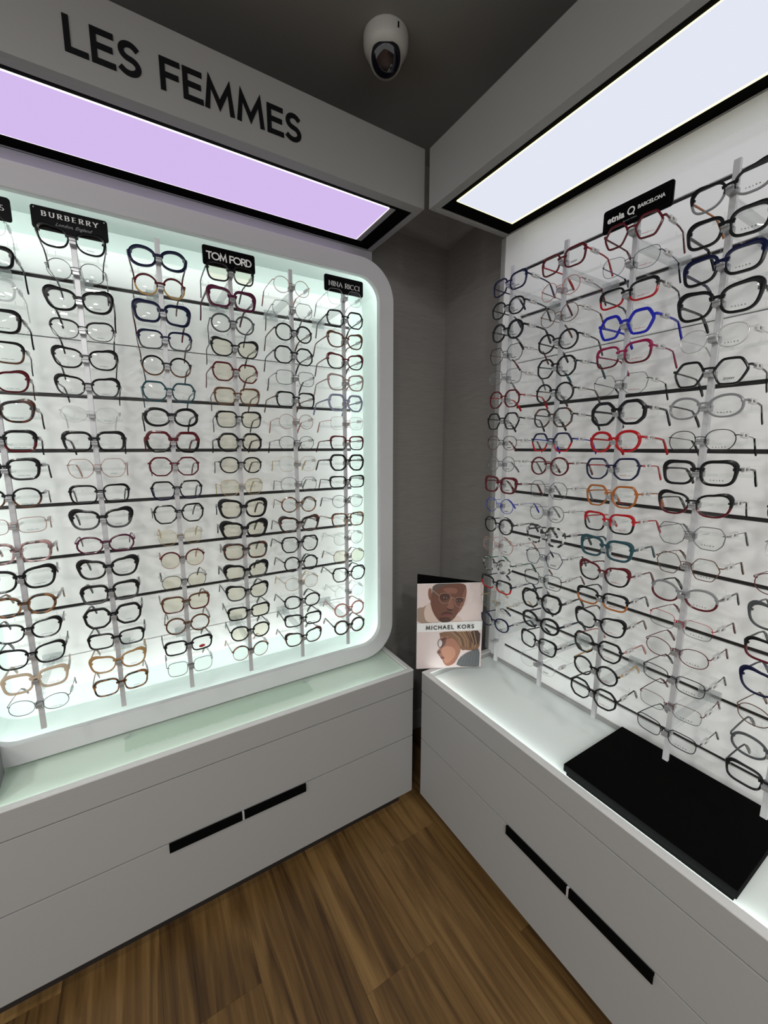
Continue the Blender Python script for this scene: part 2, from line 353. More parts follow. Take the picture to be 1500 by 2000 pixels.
tag(boxobj('wall_right', (WX, WX + 0.1, -3.6, WY, 0, CZ), 'wall_weave'), kind='structure')
tag(boxobj('baseboard_back', (-3.2, WX, WY - 0.014, WY, 0, 0.105), 'laminate', bevel=0.003), kind='structure')
tag(boxobj('baseboard_right', (WX - 0.014, WX, -3.6, WY - 0.014, 0, 0.105), 'laminate', bevel=0.003), kind='structure')

# ================================================================== base cabinets (built along local x, front at y=0, then placed)
# local frame: x along the unit (0..LW), y into the wall, z up.  left unit: (XL0,YF) rot 0 ; right unit: (XR0,YR1) rot -90
LW = 1.345
def cabinet(loc, rz, W_, D, ztop, label, hc):
    c = thing('drawer_cabinet', loc, label, 'cabinet', None, rz)
    T = 0.019
    mb = MB(); mb.box(0, T, T + .002, D, 0.08, ztop - .03); mb.box(W_ - T, W_, T + .002, D, 0.08, ztop - .03); mb.box(T, W_ - T, D - T, D, 0.08, ztop - .03); mb.box(T, W_ - T, T + .002, D - T, 0.08, 0.1); mb.box(T, W_ - T, T + .002, D - T, ztop - .055, ztop - .035)
    obj('carcass', mb.mesh('carcass', 'laminate'), None, c)
    boxobj('plinth', (0.03, W_ - 0.03, 0.055, D - 0.02, 0.0, 0.08), 'dark_plinth', c)
    boxobj('fascia', (0, W_, 0, T, 0.5435, ztop - .0301), 'laminate', c, 0.0002)
    boxobj('drawer_front', (0.0005, W_ - 0.0005, 0, T, 0.3375, 0.5395), 'laminate', c, 0.0012)
    d2 = boxobj('drawer_front', (0.0005, W_ - 0.0005, 0, T, 0.080, 0.3335), 'laminate', c, 0.0012)
    for s_ in (-1, 1):
        mb = MB(); x0, x1 = sorted((hc + s_ * 0.0035, hc + s_ * 0.213))
        mb.box(x0, x1, -0.007, -0.0005, 0.329, 0.3365); mb.box(x0, x1, -0.007, -0.0045, 0.307, 0.329)
        obj('handle', mb.mesh('handle', 'black_matt', bevel=0.0008), None, d2)
    boxobj('handle_divider', (hc - 0.003, hc + 0.003, -0.0065, -0.0005, 0.308, 0.336), 'alu', d2)
    return c
cabinet((XL0, YF, 0), 0, LW, YB - YF, 0.625, 'white two-drawer base cabinet under the lightbox with rounded frame', 0.211 - XL0)
cabinet((XR0, YR1, 0), R(-90), YR1 - YR0, XR1 - XR0 + 0.03, 0.625, 'white two-drawer base cabinet under the black tray and poster', YR1 - 0.526)
def counter(loc, rz, W_, D, ztop, rim, glass_z, gmat, label):
    c = thing('counter_top', loc, label, 'countertop', None, rz)
    z0 = ztop - 0.03
    for nm_, za, zb_, mt_ in (('rim_face', z0, ztop - .0042, 'laminate'), ('rim', ztop - .004, ztop, 'rim_white')):
        mb = MB(); mb.box(0, W_, 0, rim, za, zb_); mb.box(0, rim, rim, D, za, zb_); mb.box(W_ - rim, W_, rim, D, za, zb_)
        obj(nm_, mb.mesh(nm_, mt_, bevel=0.0003), None, c)
    boxobj('glass_panel', (rim + .0005, W_ - rim - .0005, rim + .0005, D, z0 + 0.001, glass_z), gmat, c)
    # LED tape stuck to the inner faces of the rim, shining across the glass
    mb = MB(); h0, h1 = glass_z + 0.0015, ztop - 0.003
    mb.box(rim + .012, W_ - rim - .012, rim + .0008, rim + .0026, h0, h1)
    obj('led_strip', mb.mesh('led_strip', 'led_deck'), None, c)
    return c
counter((XL0, YF, 0), 0, LW, YB - YF, 0.625, 0.019, 0.6165, 'deck_green', 'greenish frosted glass countertop with white rim under the lightbox')
counter((XR0, YR1, 0), R(-90), YR1 - YR0, XR1 - XR0 - .0005, 0.625, 0.022, 0.603, 'deck_white', 'lit white glass countertop carrying the black tray and poster')

# ================================================================== left lightbox: frame ring, niche, slatted back panel
YN = 1.388
lb = thing('lightbox', (0, YN, 0.6255), 'lit wall niche with rounded grey-white frame holding the left eyeglasses', 'display case')
RX0, RX1, RZ0, RZ1 = 2 * 0.211 - 0.893, 0.893, 0.6265, 2.172
def zz(p): return [(x, z - 0.6255) for x, z in p]
outer = zz(rrect(RX0, RX1, RZ0, RZ1, 0.135, 14)); inner = zz(rrect(RX0 + .062, RX1 - .062, RZ0 + .062, RZ1 - .062, 0.078, 14))
mb = MB(); ringprism(mb, outer, inner, 0, 0.022); obj('frame_ring', mb.mesh('frame_ring', 'ring_lacquer', bevel=0.0025), None, lb)
lip = 0.026
o2 = zz(rrect(RX0 + .004, RX1 - .004, RZ0 + .004, RZ1 - .004, 0.131, 14)); i2 = zz(rrect(RX0 + .062 - lip, RX1 - .062 + lip, RZ0 + .062 - lip, RZ1 - .062 + lip, 0.09, 14))
mb = MB(); ringprism(mb, o2, i2, 0.0225, 0.193); obj('reveal', mb.mesh('reveal', 'niche_white'), None, lb)
mb = MB(); mb.prism(i2, 0.008); me = mb.mesh('niche_back', 'niche_white'); obj('niche_back', me, None, lb, (0, 0.184, 0))
# LED tape behind the lip of the ring
la = zz(rrect(RX0 + .062 - lip + .0015, RX1 - .062 + lip - .0015, RZ0 + .062 - lip + .0015, RZ1 - .062 + lip - .0015, 0.089, 14))
lb_ = zz(rrect(RX0 + .062 - .006, RX1 - .062 + .006, RZ0 + .062 - .006, RZ1 - .062 + .006, 0.082, 14))
mb = MB(); ringprism(mb, la, lb_, 0.0235, 0.026); obj('led_strip', mb.mesh('led_strip', 'led_cool'), None, lb)
def slat_panel(parent, x0, x1, z0, z1, y, t, grooves, thin, gh=0.011, mat='panel_white'):
    """slats between horizontal grooves, each groove with its recessed insert"""
    pn = boxobj('back_panel', (x0, x1, t * 0.55, t, z0, z1), mat, parent, loc=(0, y, 0))
    zs = sorted(grooves); cuts = [z0]
    for g in zs:
        h = 0.003 if g in thin else gh
        cuts += [g - h / 2, g + h / 2]
    cuts.append(z1)
    for i in range(0, len(cuts), 2):
        boxobj('slat', (x0, x1, 0, t * 0.55 - 0.0002, cuts[i], cuts[i + 1]), mat, pn, 0.0008)
    for g in zs:
        h = 0.003 if g in thin else gh
        boxobj('groove_insert', (x0 + .001, x1 - .001, t * 0.32, t * 0.54, g - h / 2 + .0002, g + h / 2 - .0002), 'groove_black', pn)
    return pn
GZ = [2.1325 - 0.1608 * k_ for k_ in range(10)]
slat_panel(lb, 2 * 0.211 - 0.79, 0.79, 0.742 - .6255, 2.074 - .6255, 1.550 - YN, 0.02, [g - .6255 for g in GZ[1:9]], [GZ[2] - .6255, GZ[8] - .6255])
# ================================================================== right slatted back panel
rp = thing('slat_wall_panel', (XR1, YR1, 0.603), 'tall white slatted wall panel holding the right eyeglasses', 'display panel', None, R(-90))
boxobj('margin_board', (0.006, 0.0885, 0, 0.02, 0.0005, 2.296 - .603), 'panel_white', rp, 0.0008)
slat_panel(rp, 0.089, YR1 - YR0, 0.0005, 2.296 - .603, 0, 0.02, [g - .603 for g in GZ], [GZ[2] - .603])
boxobj('foot_ledge', (0.008, YR1 - YR0, -0.010, -0.0006, 0.0005, 0.012), 'laminate', rp, 0.001)
boxobj('edge_board', (-0.012, 0.0055, -0.004, 0.035, 0.023, 2.274 - .603), 'laminate', rp, 0.001)

# ================================================================== canopies (headers) with light panels
def canopy(loc, rz, W_, D, z0, z1, label, ends, light, edge, lx, ly, chan):
    """x along, y into wall. light panel rectangle lx=(x0,x1), ly=(y0,y1); chan=(x0,x1,y0,y1) black channel"""
    c = thing('light_canopy', loc, label, 'canopy', None, rz); T = 0.019
    boxobj('front_board', (0, W_, 0, T, z0, z1), 'laminate', c, 0.001)
    for e_ in ends: boxobj('end_board', (0, T, T + .0005, D, z0, z1) if e_ == 0 else (W_ - T, W_, T + .0005, D, z0, z1), 'laminate', c, 0.001)
    boxobj('top_board', (T, W_ - T, T + .0005, D, z1 - T, z1 - .001), 'laminate', c)
    mb = MB(); x0, x1, y0, y1 = chan; zl = z0 + 0.001
    # soffit rim between boards and channel
    mb.box(T + .0005, W_ - T - .0005, T + .0005, y0, zl, zl + .003); mb.box(T + .0005, W_ - T - .0005, y1, D, zl, zl + .003)
    mb.box(T + .0005, x0, y0, y1, zl, zl + .003); mb.box(x1, W_ - T - .0005, y0, y1, zl, zl + .003)
    obj('soffit_rim', mb.mesh('soffit_rim', 'laminate'), None, c)
    boxobj('shadow_channel', (x0, x1, y0, y1, zl + .0045, zl + .0085), 'black_matt', c)
    lp = boxobj('light_panel', (lx[0], lx[1], ly[0], ly[1], z0 + .002, z0 + .0052), light, c)
    mb = MB(); w = 0.0014; wb = 0.0085 if edge == 'led_edge_warm' else 0.0016; ws = 0.0024; a0, a1, b0, b1 = lx[0] - ws, lx[1] + ws, ly[0] - w, ly[1] + wb; za, zb_ = z0 + .002, z0 + .0052
    mb.box(a0, a1, ly[1] + .0003, b1, za, zb_); mb.box(a0, a1, b0, ly[0] - .0003, za, zb_)
    mb.box(a0, lx[0] - .0003, ly[0], ly[1], za, zb_); mb.box(lx[1] + .0003, a1, ly[0], ly[1], za, zb_)
    obj('led_edge', mb.mesh('led_edge', edge), None, lp)
    return c
HL0 = -0.485; HL1 = 0.907
cl = canopy((HL0, YF, 0), 0, HL1 - HL0, YB - YF + .028, 2.290, 2.470, 'grey-white canopy lettered LES FEMMES with a lilac light panel', (0, 1),
            'light_lilac', 'led_edge_lilac', (0.06, 0.804 - HL0), (0.062, 0.300), (0.035, 0.886 - HL0, 0.040, 0.353))
# light border strip inside the channel at the end of the lilac panel
boxobj('panel_frame', (0.8095 - HL0, 0.829 - HL0, 0.058, 0.304, 2.2925, 2.2945), 'laminate', cl)
# back board between canopy and lightbox
boxobj('back_board', (0.003, HL1 - HL0, YB - YF - .01, YB - YF + .008, 2.1727, 2.2895), 'ring_lacquer', cl, 0.001)
lt = None
x = -0.050
sp = (0.522 - text_width('LES FEMMES', 0.069, 0, 1.06)) / 9
for ch in 'LES FEMMES':
    if ch != ' ':
        mb = MB(); glyph(mb, ch, 0, 0, 0.069, 0.0115, 0.0022, False, 1.06)
        obj('letter', mb.mesh('letter', 'black_print'), None, cl, (x - HL0, -0.0001, 2.336))
    x += GL[ch][0] * 0.069 * 1.06 + sp
canopy((XR0, YR1 + .002, 0), R(-90), YR1 - YR0 + .02, XR1 - XR0 + .03, 2.276, 2.456, 'plain grey-white canopy with a bright white light panel', (0, 1),
       'light_white', 'led_edge_warm', (YR1 - 1.108, YR1 - YR0 - 0.06), (0.052, 0.300), (YR1 - 1.168, YR1 - YR0 - 0.02, 0.030, 0.356))

# ================================================================== rods with clips, temple rests and arms (local: x sideways, y to the panel)
ROWS = 18; Z0 = 1.993; DZ = 0.0682
def rowz(k_): return Z0 - DZ * k_
mb = MB(); mb.box(-0.006, 0.006, 0, 0.008, 0, 1.295); ROD = mb.mesh('bar', 'rod_grey', bevel=0.0008)
mb = MB(); mb.box(-0.0068, 0.0068, -0.019, -0.0003, -0.0105, -0.0035); mb.box(-0.0068, 0.0068, -0.021, -0.0178, -0.0034, 0.0005); mb.box(-0.0072, 0.0072, -0.0002, 0.0095, -0.0105, 0.002)
CLIP = mb.mesh('clip', 'clip_grey', bevel=0.0006)
mb = MB(); mb.box(-0.0655, 0.0655, 0.088, 0.0905, -0.011, -0.004); mb.box(-0.002, 0.002, 0.0083, 0.088, -0.010, -0.006)
for s_ in (-1, 1):
    for q in (0.045, 0.062): mb.box(s_ * q - .0008, s_ * q + .0008, 0.0885, 0.0900, -0.0038, 0.006)
REST = mb.mesh('temple_rest', 'acrylic')
def arm_mesh(L_):
    mb = MB(); mb.box(-0.005, 0.005, 0.0085, L_ - .012, -0.011, 0.011); mb.box(-0.024, 0.024, L_ - .0118, L_ - .0005, -0.016, 0.016)
    return mb.mesh('arm', 'acrylic_arm', bevel=0.0008)
def rod(loc, rz, label, gap, rows):
    r_ = thing('display_rod', loc, label, 'display rod', 'vertical display rods', rz)
    obj('bar', ROD, None, r_)
    am = arm_mesh(gap)
    for z in (GZ[1] - .004, GZ[8] + .004): obj('arm', am, None, r_, (0, 0, z - loc[2]))
    for k_ in rows:
        obj('clip', CLIP, None, r_, (0, 0, rowz(k_) - loc[2])); obj('temple_rest', REST, None, r_, (0, 0, rowz(k_) - loc[2] - 0.002))
    return r_
ORD = ['first', 'second', 'third', 'fourth', 'fifth', 'sixth', 'seventh', 'eighth', 'ninth', 'tenth', 'eleventh', 'twelfth', 'thirteenth', 'fourteenth', 'fifteenth', 'sixteenth', 'seventeenth', 'eighteenth']
LX = [-0.263 + 0.1825 * i for i in range(6)]; RY = [0.942 - 0.1825 * i for i in range(5)]
YROD = 1.322; XROD = 1.037; ZB = 0.752
for i, x in enumerate(LX): rod((x, YROD, ZB), 0, 'grey vertical rod, %s from the left in the lit niche' % ORD[i], 1.550 - YROD, range(18))
for i, y in enumerate(RY): rod((XROD, y, ZB), R(-90), 'grey vertical rod, %s from the wall corner on the right panel' % ORD[i], XR1 - XROD, range(18))

# ================================================================== eyeglasses
def supere(n_, N=40): return [(math.copysign(abs(math.cos(2 * math.pi * i / N)) ** (2 / n_), math.cos(2 * math.pi * i / N)), math.copysign(abs(math.sin(2 * math.pi * i / N)) ** (2 / n_), math.sin(2 * math.pi * i / N))) for i in range(N)]
def chaikin(p, it, cut=0.12):
    for _ in range(it):
        q = []; c = cut if _ == 0 else 0.26
        for i in range(len(p)):
            a, b_ = p[i], p[(i + 1) % len(p)]
            q += [(a[0] * (1 - c) + b_[0] * c, a[1] * (1 - c) + b_[1] * c), (a[0] * c + b_[0] * (1 - c), a[1] * c + b_[1] * (1 - c))]
        p = q
    return p
def warp(p, f): return [f(x, y) for x, y in p]
SH = {  # name: (outline, w, h) ; x>0 is the temple side
 'round': (supere(2.05), 47, 45, 'round'),
 'panto': (warp(supere(2.35), lambda x, y: (x * (1 if y > 0 else 1 - .10 * -y), y if y < 0 else y * .96)), 49, 43, 'panto'),
 'oval': (warp(supere(2.2), lambda x, y: (x, y + .10 * x * max(0, y))), 52, 39, 'oval'),
 'square': (warp(supere(3.6), lambda x, y: (x * (1 if y > 0 else 1 - .10 * -y), y)), 52, 42, 'square'),
 'rect': (warp(supere(3.8), lambda x, y: (x * (1 if y > 0 else 1 - .07 * -y), y)), 53, 36, 'rectangular'),
 'cat': (warp(supere(2.7), lambda x, y: (x * (1 + .08 * max(0, y) * (x > 0)) * (1 if y > 0 else 1 - .14 * -y), y + (.26 * x if x > 0 else .05 * x) * max(0, y))), 53, 41, 'cat-eye'),
 'butter': (warp(supere(3.2), lambda x, y: (x * (1 + .06 * max(0, y) * (x > 0)) * (1 if y > 0 else 1 - .16 * -y), y + .12 * x * max(0, y))), 55, 46, 'butterfly'),
 'hex': (chaikin([(1.0, .12), (.52, 1), (-.52, 1), (-1.0, .12), (-.55, -1), (.55, -1)], 2), 52, 45, 'hexagonal'),
 'oct': (chaikin([(1.02, .45), (.5, 1.02), (-.5, 1.02), (-1.02, .45), (-1.0, -.45), (-.48, -1.02), (.48, -1.02), (1.0, -.45)], 2), 50, 45, 'octagonal'),
 'geo': (chaikin([(1.06, .38), (.72, 1.06), (-.60, 1.06), (-1.06, .30), (-.92, -.55), (-.42, -1.06), (.52, -1.06), (.94, -.50)], 2), 52, 44, 'angular'),
 'avi': (warp(supere(2.6), lambda x, y: (x * (1 if y > 0 else 1 - .22 * -y) , y - .08 * x * min(0, y))), 53, 44, 'aviator')}
STY = {'h': (0.0057, 0.0042, 'chunky'), 'a': (0.0050, 0.0040, 'thick-rimmed'), 'm': (0.0036, 0.0034, 'slim'), 't': (0.0015, 0.0016, 'thin wire'), 'b': (0.0014, 0.0030, 'browline'), 'n': (0.0009, 0.0010, 'fine-rimmed')}
DBL = 0.0185
def bend(x, y): return y + 1.1 * x * x
fcache = {}
def front_mesh(shape, sty):
    key = (shape, sty)
    if key in fcache: return fcache[key]
    pts, w, h, _ = SH[shape]; t, d, _ = STY[sty]; a = w / 2000.0; hh = h / 2000.0; cx_ = DBL / 2 + a; cz = -0.0055
    n = len(pts); mb = MB(); top = max(p[1] for p in pts)
    P = [Vector((x * a, y * hh)) for x, y in pts]
    nrm = []
    for i in range(n):
        tg = (P[(i + 1) % n] - P[i - 1]).normalized(); nrm.append(Vector((tg.y, -tg.x)))
    for s_ in (-1, 1):
        vs = []
        for i in range(n):
            yy = P[i].y / hh; k_ = 1.0
            if sty in 'ham': k_ = 1.0 + 0.28 * max(0, yy) + (0.30 if sty == 'h' else 0.12) * max(0, P[i].x / a)
            if sty in 'ham' and shape in ('cat', 'butter', 'square', 'rect'): k_ += (0.62 if shape == 'cat' else 0.40) * max(0, 0.72 * P[i].x / a + 0.60 * yy) ** 5
            if sty == 'b': k_ = 2.9 if yy > 0.25 else 1.0
            o_ = P[i] + nrm[i] * t * k_; mdl = P[i] + nrm[i] * t * k_ * 0.5
            for (q, yo) in ((P[i], 0.0002), (mdl, -0.0006 if sty != 'n' else -0.0002), (o_, 0.0002), (o_, d), (P[i], d)):
                x = s_ * (cx_ + q.x); vs.append((x, bend(x, yo), cz + q.y))
        fs = []; fm = []
        for i in range(n):
            j = (i + 1) % n
            for c in range(5): fs.append((5 * i + c, 5 * i + (c + 1) % 5, 5 * j + (c + 1) % 5, 5 * j + c)); fm.append(0 if P[i].y > -0.1 * hh else 1)
        n0 = len(mb.f); mb.add(vs, fs); mb.m[n0:] = fm
    # bridge
    zb = cz + hh * (0.34 if shape not in ('round', 'panto') else 0.28); bw = DBL / 2 + (0.0035 if sty in 'ham' else 0.0015)
    bt = {'h': .0062, 'a': .0052, 'm': .0038, 't': .0016, 'b': .0018, 'n': .0014}[sty]
    path = [(bw * u, bend(bw * u, d * 0.5 - 0.0006), zb + 0.0022 * (1 - u * u)) for u in (-1, -.5, 0, .5, 1)]
    mb.sweep(path, d * 0.9, [bt * 1.5, bt * 1.05, bt, bt * 1.05, bt * 1.5] if sty in 'ham' else bt)
    # end pieces
    zx = cz + hh * 0.42; xo = max(DBL / 2 + 2 * a + t, 0.0) ; xr = DBL / 2 + a + a * 0.90
    et = {'h': .0068, 'a': .0058, 'm': .0042, 't': .0020, 'b': .0040, 'n': .0018}[sty]
    for s_ in (-1, 1):
        mb.sweep([(s_ * (xr), bend(xr, d * .5), zx), (s_ * (xo + .0012), bend(xo, d * .55), zx + .0005), (s_ * (xo + .0024), bend(xo, d + .003), zx + .0005)], [d * .9, d * .9, d * .7], et)
    # nose pads for wire frames
    if sty in 'tbn':
        for s_ in (-1, 1):
            mb.tube([(s_ * (DBL / 2 + .001), bend(.009, d), cz + .002), (s_ * (DBL / 2 - .0015), bend(.009, d + .006), cz - .001)], 0.0005, 4)
            mb.sweep([(s_ * (DBL / 2 - .0022), bend(.009, d + .0055), cz + .004), (s_ * (DBL / 2 - .0005), bend(.009, d + .0062), cz - .006)], 0.0035, 0.0012)
    fcache[key] = (mb, (xo + .0024, bend(xo, d + .003), zx + .0005, et)); return fcache[key]
lcache = {}
def lens_mesh(shape, s_, lm):
    key = (shape, s_, lm)
    if key not in lcache:
        pts, w, h, _ = SH[shape]; a = w / 2000.0; hh = h / 2000.0; cx_ = DBL / 2 + a; cz = -0.0055; mb = MB()
        rim = [(s_ * (cx_ + x * a), z) for x, z in ((p[0], p[1] * hh + cz) for p in pts)]
        n = len(rim); vs = [(x, bend(x, 0.0012), z) for x, z in rim]
        mid = [(s_ * cx_ + (x - s_ * cx_) * .5, cz + (z - cz) * .5) for x, z in rim]; vs += [(x, bend(x, 0.0004), z) for x, z in mid]
        vs.append((s_ * cx_, bend(cx_, 0.0001), cz))
        fs = [(i, (i + 1) % n, n + (i + 1) % n, n + i) for i in range(n)] + [(n + i, n + (i + 1) % n, 2 * n) for i in range(n)]
        mb.add(vs, fs); lcache[key] = mb.mesh('lens', lm, smooth=True)
    return lcache[key]
tcache = {}
def temple_mesh(hx, hy, hz, et, sty, s_, mat):
    key = (round(hx, 4), round(et, 4), sty, s_, mat)
    if key not in tcache:
        thin = sty in 'tbn'; w = 0.0016 if thin else (0.0036 if sty in 'ha' else 0.0026); mb = MB()
        h0 = et * 0.95; path = [(s_ * hx, hy - .001, hz), (s_ * (hx - .001), hy + .03, hz), (s_ * (hx - .003), hy + .075, hz - .001), (s_ * (hx - .005), hy + .098, hz - .003), (s_ * (hx - .007), hy + .110, hz - .0115), (s_ * (hx - .009), hy + .125, hz - .027), (s_ * (hx - .0095), hy + .134, hz - .0375)]
        if thin: mb.sweep(path[:4], w, [h0, .0018, .0014, .0016]); mb.sweep(path[3:], .0032, [.003, .0046, .0054, .004])
        else: mb.sweep(path, w, [h0, h0 * .8, h0 * .72, h0 * .75, .0062, .0075, .0060])
        tcache[key] = mb.mesh('temple', mat, bevel=0.0005)
    return tcache[key]
mb = MB(); mb.box(-0.0026, 0.0026, 0.014, 0.040, -0.0050, 0.0050); TAGC = mb.mesh('security_tag', 'tag_clear', bevel=0.0015)
mb = MB(); mb.box(-0.0026, 0.0026, 0.014, 0.046, -0.0052, 0.0052)
mb.box(-0.0029, 0.0029, 0.020, 0.0335, -0.004, 0.004, 1)
for q in (0.022, 0.0245, 0.0262, 0.029, 0.0312): mb.box(-0.0031, 0.0031, q, q + .0011, -0.0030, 0.0030, 2)
TAGP = mb.mesh('price_tag', ['tag_clear', 'paper', 'black_print'])
PRN = {'MK': text_mesh('lens_print', 'MICHAEL KORS', 0.0016, 0.0004, 0.00015, 'black_print', width=0.022),
       'BU': text_mesh('lens_print', 'BURBERRY', 0.0016, 0.0004, 0.00015, 'black_print', width=0.015),
       'ZI': text_mesh('lens_print', 'ZIGGY', 0.0042, 0.0008, 0.00015, 'black_print', width=0.017),
       'YA': text_mesh('lens_print', 'YALEA', 0.0026, 0.0006, 0.00015, 'black_print', width=0.022)}
mb = MB(); stroke(mb, [(-.0125, .0012), (-.0030, .0012)], .0009, .00015); stroke(mb, [(.0030, .0012), (.0135, .0012)], .0006, .00015); stroke(mb, A(0, .0014, .0019, .0019, 0, 360, 14), .0006, .00015)
PRN['ET'] = mb.mesh('lens_print', 'red_print')
mb = MB(); stroke(mb, [(-.007, .001), (.007, .001)], .0018, .00015); PRN['BK'] = mb.mesh('lens_print', 'black_print')
mb = MB(); stroke(mb, [(-.007, .001), (.007, .001)], .0009, .00015); PRN['DS'] = mb.mesh('lens_print', 'grey_print')
mb = MB(); mb.prism([(0.009 * math.cos(R(a_)), .0035 + .0048 * math.sin(R(a_))) for a_ in range(0, 360, 18)], .0002)
PRN['RB'] = mb.mesh('lens_print', 'red_print')
def glasses(loc, rz, spec, where, prn, tagm, group, tilt):
    """spec: shape style colour [L lower colour] [T temple colour] [*] tinted lenses"""
    w = spec.split(); shape, sty, col = w[:3]; low = tem = None; tint = False
    for q in w[3:]:
        if q == '*': tint = True
        elif q[0] == 'L': low = q[1:]
        elif q[0] == 'T': tem = q[1:]
        elif q[0] == 'P': prn = q[1:]
    name = CNAME[col] + (' and ' + CNAME[low] if low else '')
    lab = '%s %s %s glasses, %s' % (name, STY[sty][2], SH[shape][3], where)
    g = thing('eyeglasses', loc, lab, 'eyeglasses', group, rz); g.rotation_euler = (tilt[0], tilt[1], rz + tilt[2])
    mb, (hx, hy, hz, et) = front_mesh(shape, sty); key = ('m', shape, sty, col, low)
    if key not in fcache: fcache[key] = mb.mesh('frame_front', ['frame_' + col, 'frame_' + (low or col)], smooth=(sty not in 'ham'), fix=True)
    obj('frame_front', fcache[key], None, g)
    for s_ in (-1, 1):
        ln = obj('lens', lens_mesh(shape, s_, 'lens_tint' if tint else 'lens'), None, g)
        if s_ == 1 and prn:
            a = SH[shape][1] / 2000.0; xx = DBL / 2 + a; zz_ = -0.0055 - SH[shape][2] / 2000.0 * 0.72
            obj('lens_print', PRN[prn], None, ln, (xx, bend(xx, -0.0001), zz_), (0, 0, math.atan(2.2 * xx)))
        tc_ = tem or (low if low and low != 'wh' and sty in 'tb' else col)
        te = obj('temple', temple_mesh(hx, hy, hz, et, sty, s_, 'frame_' + tc_), None, g)
        if s_ == 1 and tagm: obj('price_tag' if tagm is TAGP else 'security_tag', tagm, None, te, (hx - .0008, hy, hz))
    return g
DATA = {
 'L0': ['square n cl', 'rect a k', 'square m cl', 'square a k', 'square m k Lbr', 'cat m bu', 'cat a dt', 'square a k Lbu', 'square a k', 'panto m k Lbr', 'rect t rg', 'square a pt', 'butter a k', 'panto a to', 'cat m k', 'butter m k', 'square a be', 'oval t gm'],
 'L1': ['cat m k', 'round t gm', 'cat a k', 'cat b k Tk', 'cat m k', 'cat m k Lch', 'oval n cl', 'square a k', 'geo t rg', 'square m k', 'cat a k Lch', 'oval m pu', 'cat a k', 'square a k Lch', 'geo a k', 'rect m k', 'cat m hn', 'square m to'],
 'L2': ['oval h nv Tbu', 'round m bu Lam Tbr', 'square h nv Tbu', 'square m nv Lch Tbu', 'round m k Lbr', 'geo m tl', 'oval h k', 'geo h bu Lk', 'oct m bu', 'geo m k Lnv', 'geo m k', 'round n gd *', 'round b bu Lrg *', 'panto t k *', 'square m br Lbu *', 'round m br', 'rect m k PRB', 'square t gm'],
 'L3': ['square m k *', 'square h pu', 'round m ch', 'cat m k *', 'geo m bu *', 'square m br *', 'square m k Lch *', 'oct a k *', 'panto m k *', 'geo t gd *', 'butter h k *', 'cat h k *', 'square a dt *', 'cat a k Lch *', 'cat m k Lch *', 'rect m k *', 'panto m k *', 'round b to Lrg'],
 'L4': ['round t rg', 'geo t gm', 'round m k Tbr', 'oct m k', 'square t k', 'square m k Tbr', 'round t rg Tpk', 'panto t k', 'geo n gd', 'oct t gm', 'round m to', 'cat a dt', 'geo m k', 'round m k', 'panto t gd', 'oval m k', 'rect m k', 'cat m dt'],
 'L5': ['geo n sv', 'geo m k', 'cat m br', 'cat m bu Lk', 'butter m tp', 'geo a lv', 'square n pk', 'square m bu Lk', 'geo a k', 'rect m k', 'panto t k', 'square m to', 'round t sv', 'oct t br *', 'geo m k Lch', 'round n sv', 'round m pk', 'round a dt'],
 'R1': ['square m nv', 'panto m k', 'round a k', 'geo t k Tbu', 'square t gm', 'oct m bu Trd', 'hex m k', 'panto t k Lbu', 'round t gm', 'square a bu', 'round t bl Tbl', 'round m k', 'geo t rg', 'panto m bw Tgn', 'rect m k Lrd Tnv', 'avi n gd', 'oval m nv'],
 'R2': ['square m bu Trd', 'round t pk Tbu', 'round t br', 'round m k', 'oct m k Ttl', 'round m k Tdt', 'oct m dt Tk', 'hex m nv Lrd Tbl', 'round m bu', 'oct t gm', 'round t gm', 'geo a bw Tk', 'hex t nv', 'square t k Tbu', 'geo a k', 'oval a k Tnv', 'square m k', 'oval n cl'],
 'R3': ['hex m bu', 'cat n nv', 'rect m k Lrd', 'hex a bl', 'square m mg Lbu', 'geo n k', 'oct h k', 'panto a rd', 'geo m nv Lnv Trd', 'geo m og', 'square m rd Lk', 'square a tl', 'cat m bu Lk', 'rect m k Log', 'cat m k Tbr', 'geo m k Tpk', 'round m k Tam', 'oct m k'],
 'R4': ['cat m k Lgy Tog', 'square a k', 'square a nv Lk', 'butter a k', 'panto t sv', 'hex m k PZI', 'oval m gy Tk', 'panto t k', 'square a k', 'cat m k Lbu', 'geo t gm', 'hex t br', 'oval m gy Lbu Tk', 'rect n rd Lk Tbu', 'oval t bu', 'rect t k', 'rect n bu Lk', 'rect t k'],
 'R5': ['square a k', 'panto m k', 'round t sv Tk', 'oval t bu Tbu', 'cat m ch', 'rect m k Lbu', 'cat m nv', 'oval t br', 'oval m ch', 'rect m k']}
RODN = {'L0': 'leftmost rod in lit niche'}
for i in range(1, 6): RODN['L%d' % i] = '%s rod in lit niche' % ORD[i]
for i in range(1, 5): RODN['R%d' % i] = '%s rod of right panel' % ORD[i - 1]
PR = {'L0': 'MK', 'L1': 'BU', 'L2': None, 'L3': None, 'L4': 'DS', 'L5': 'DS', 'R1': 'BK', 'R2': 'ZI', 'R3': 'ET', 'R4': 'YA', 'R5': 'YA'}
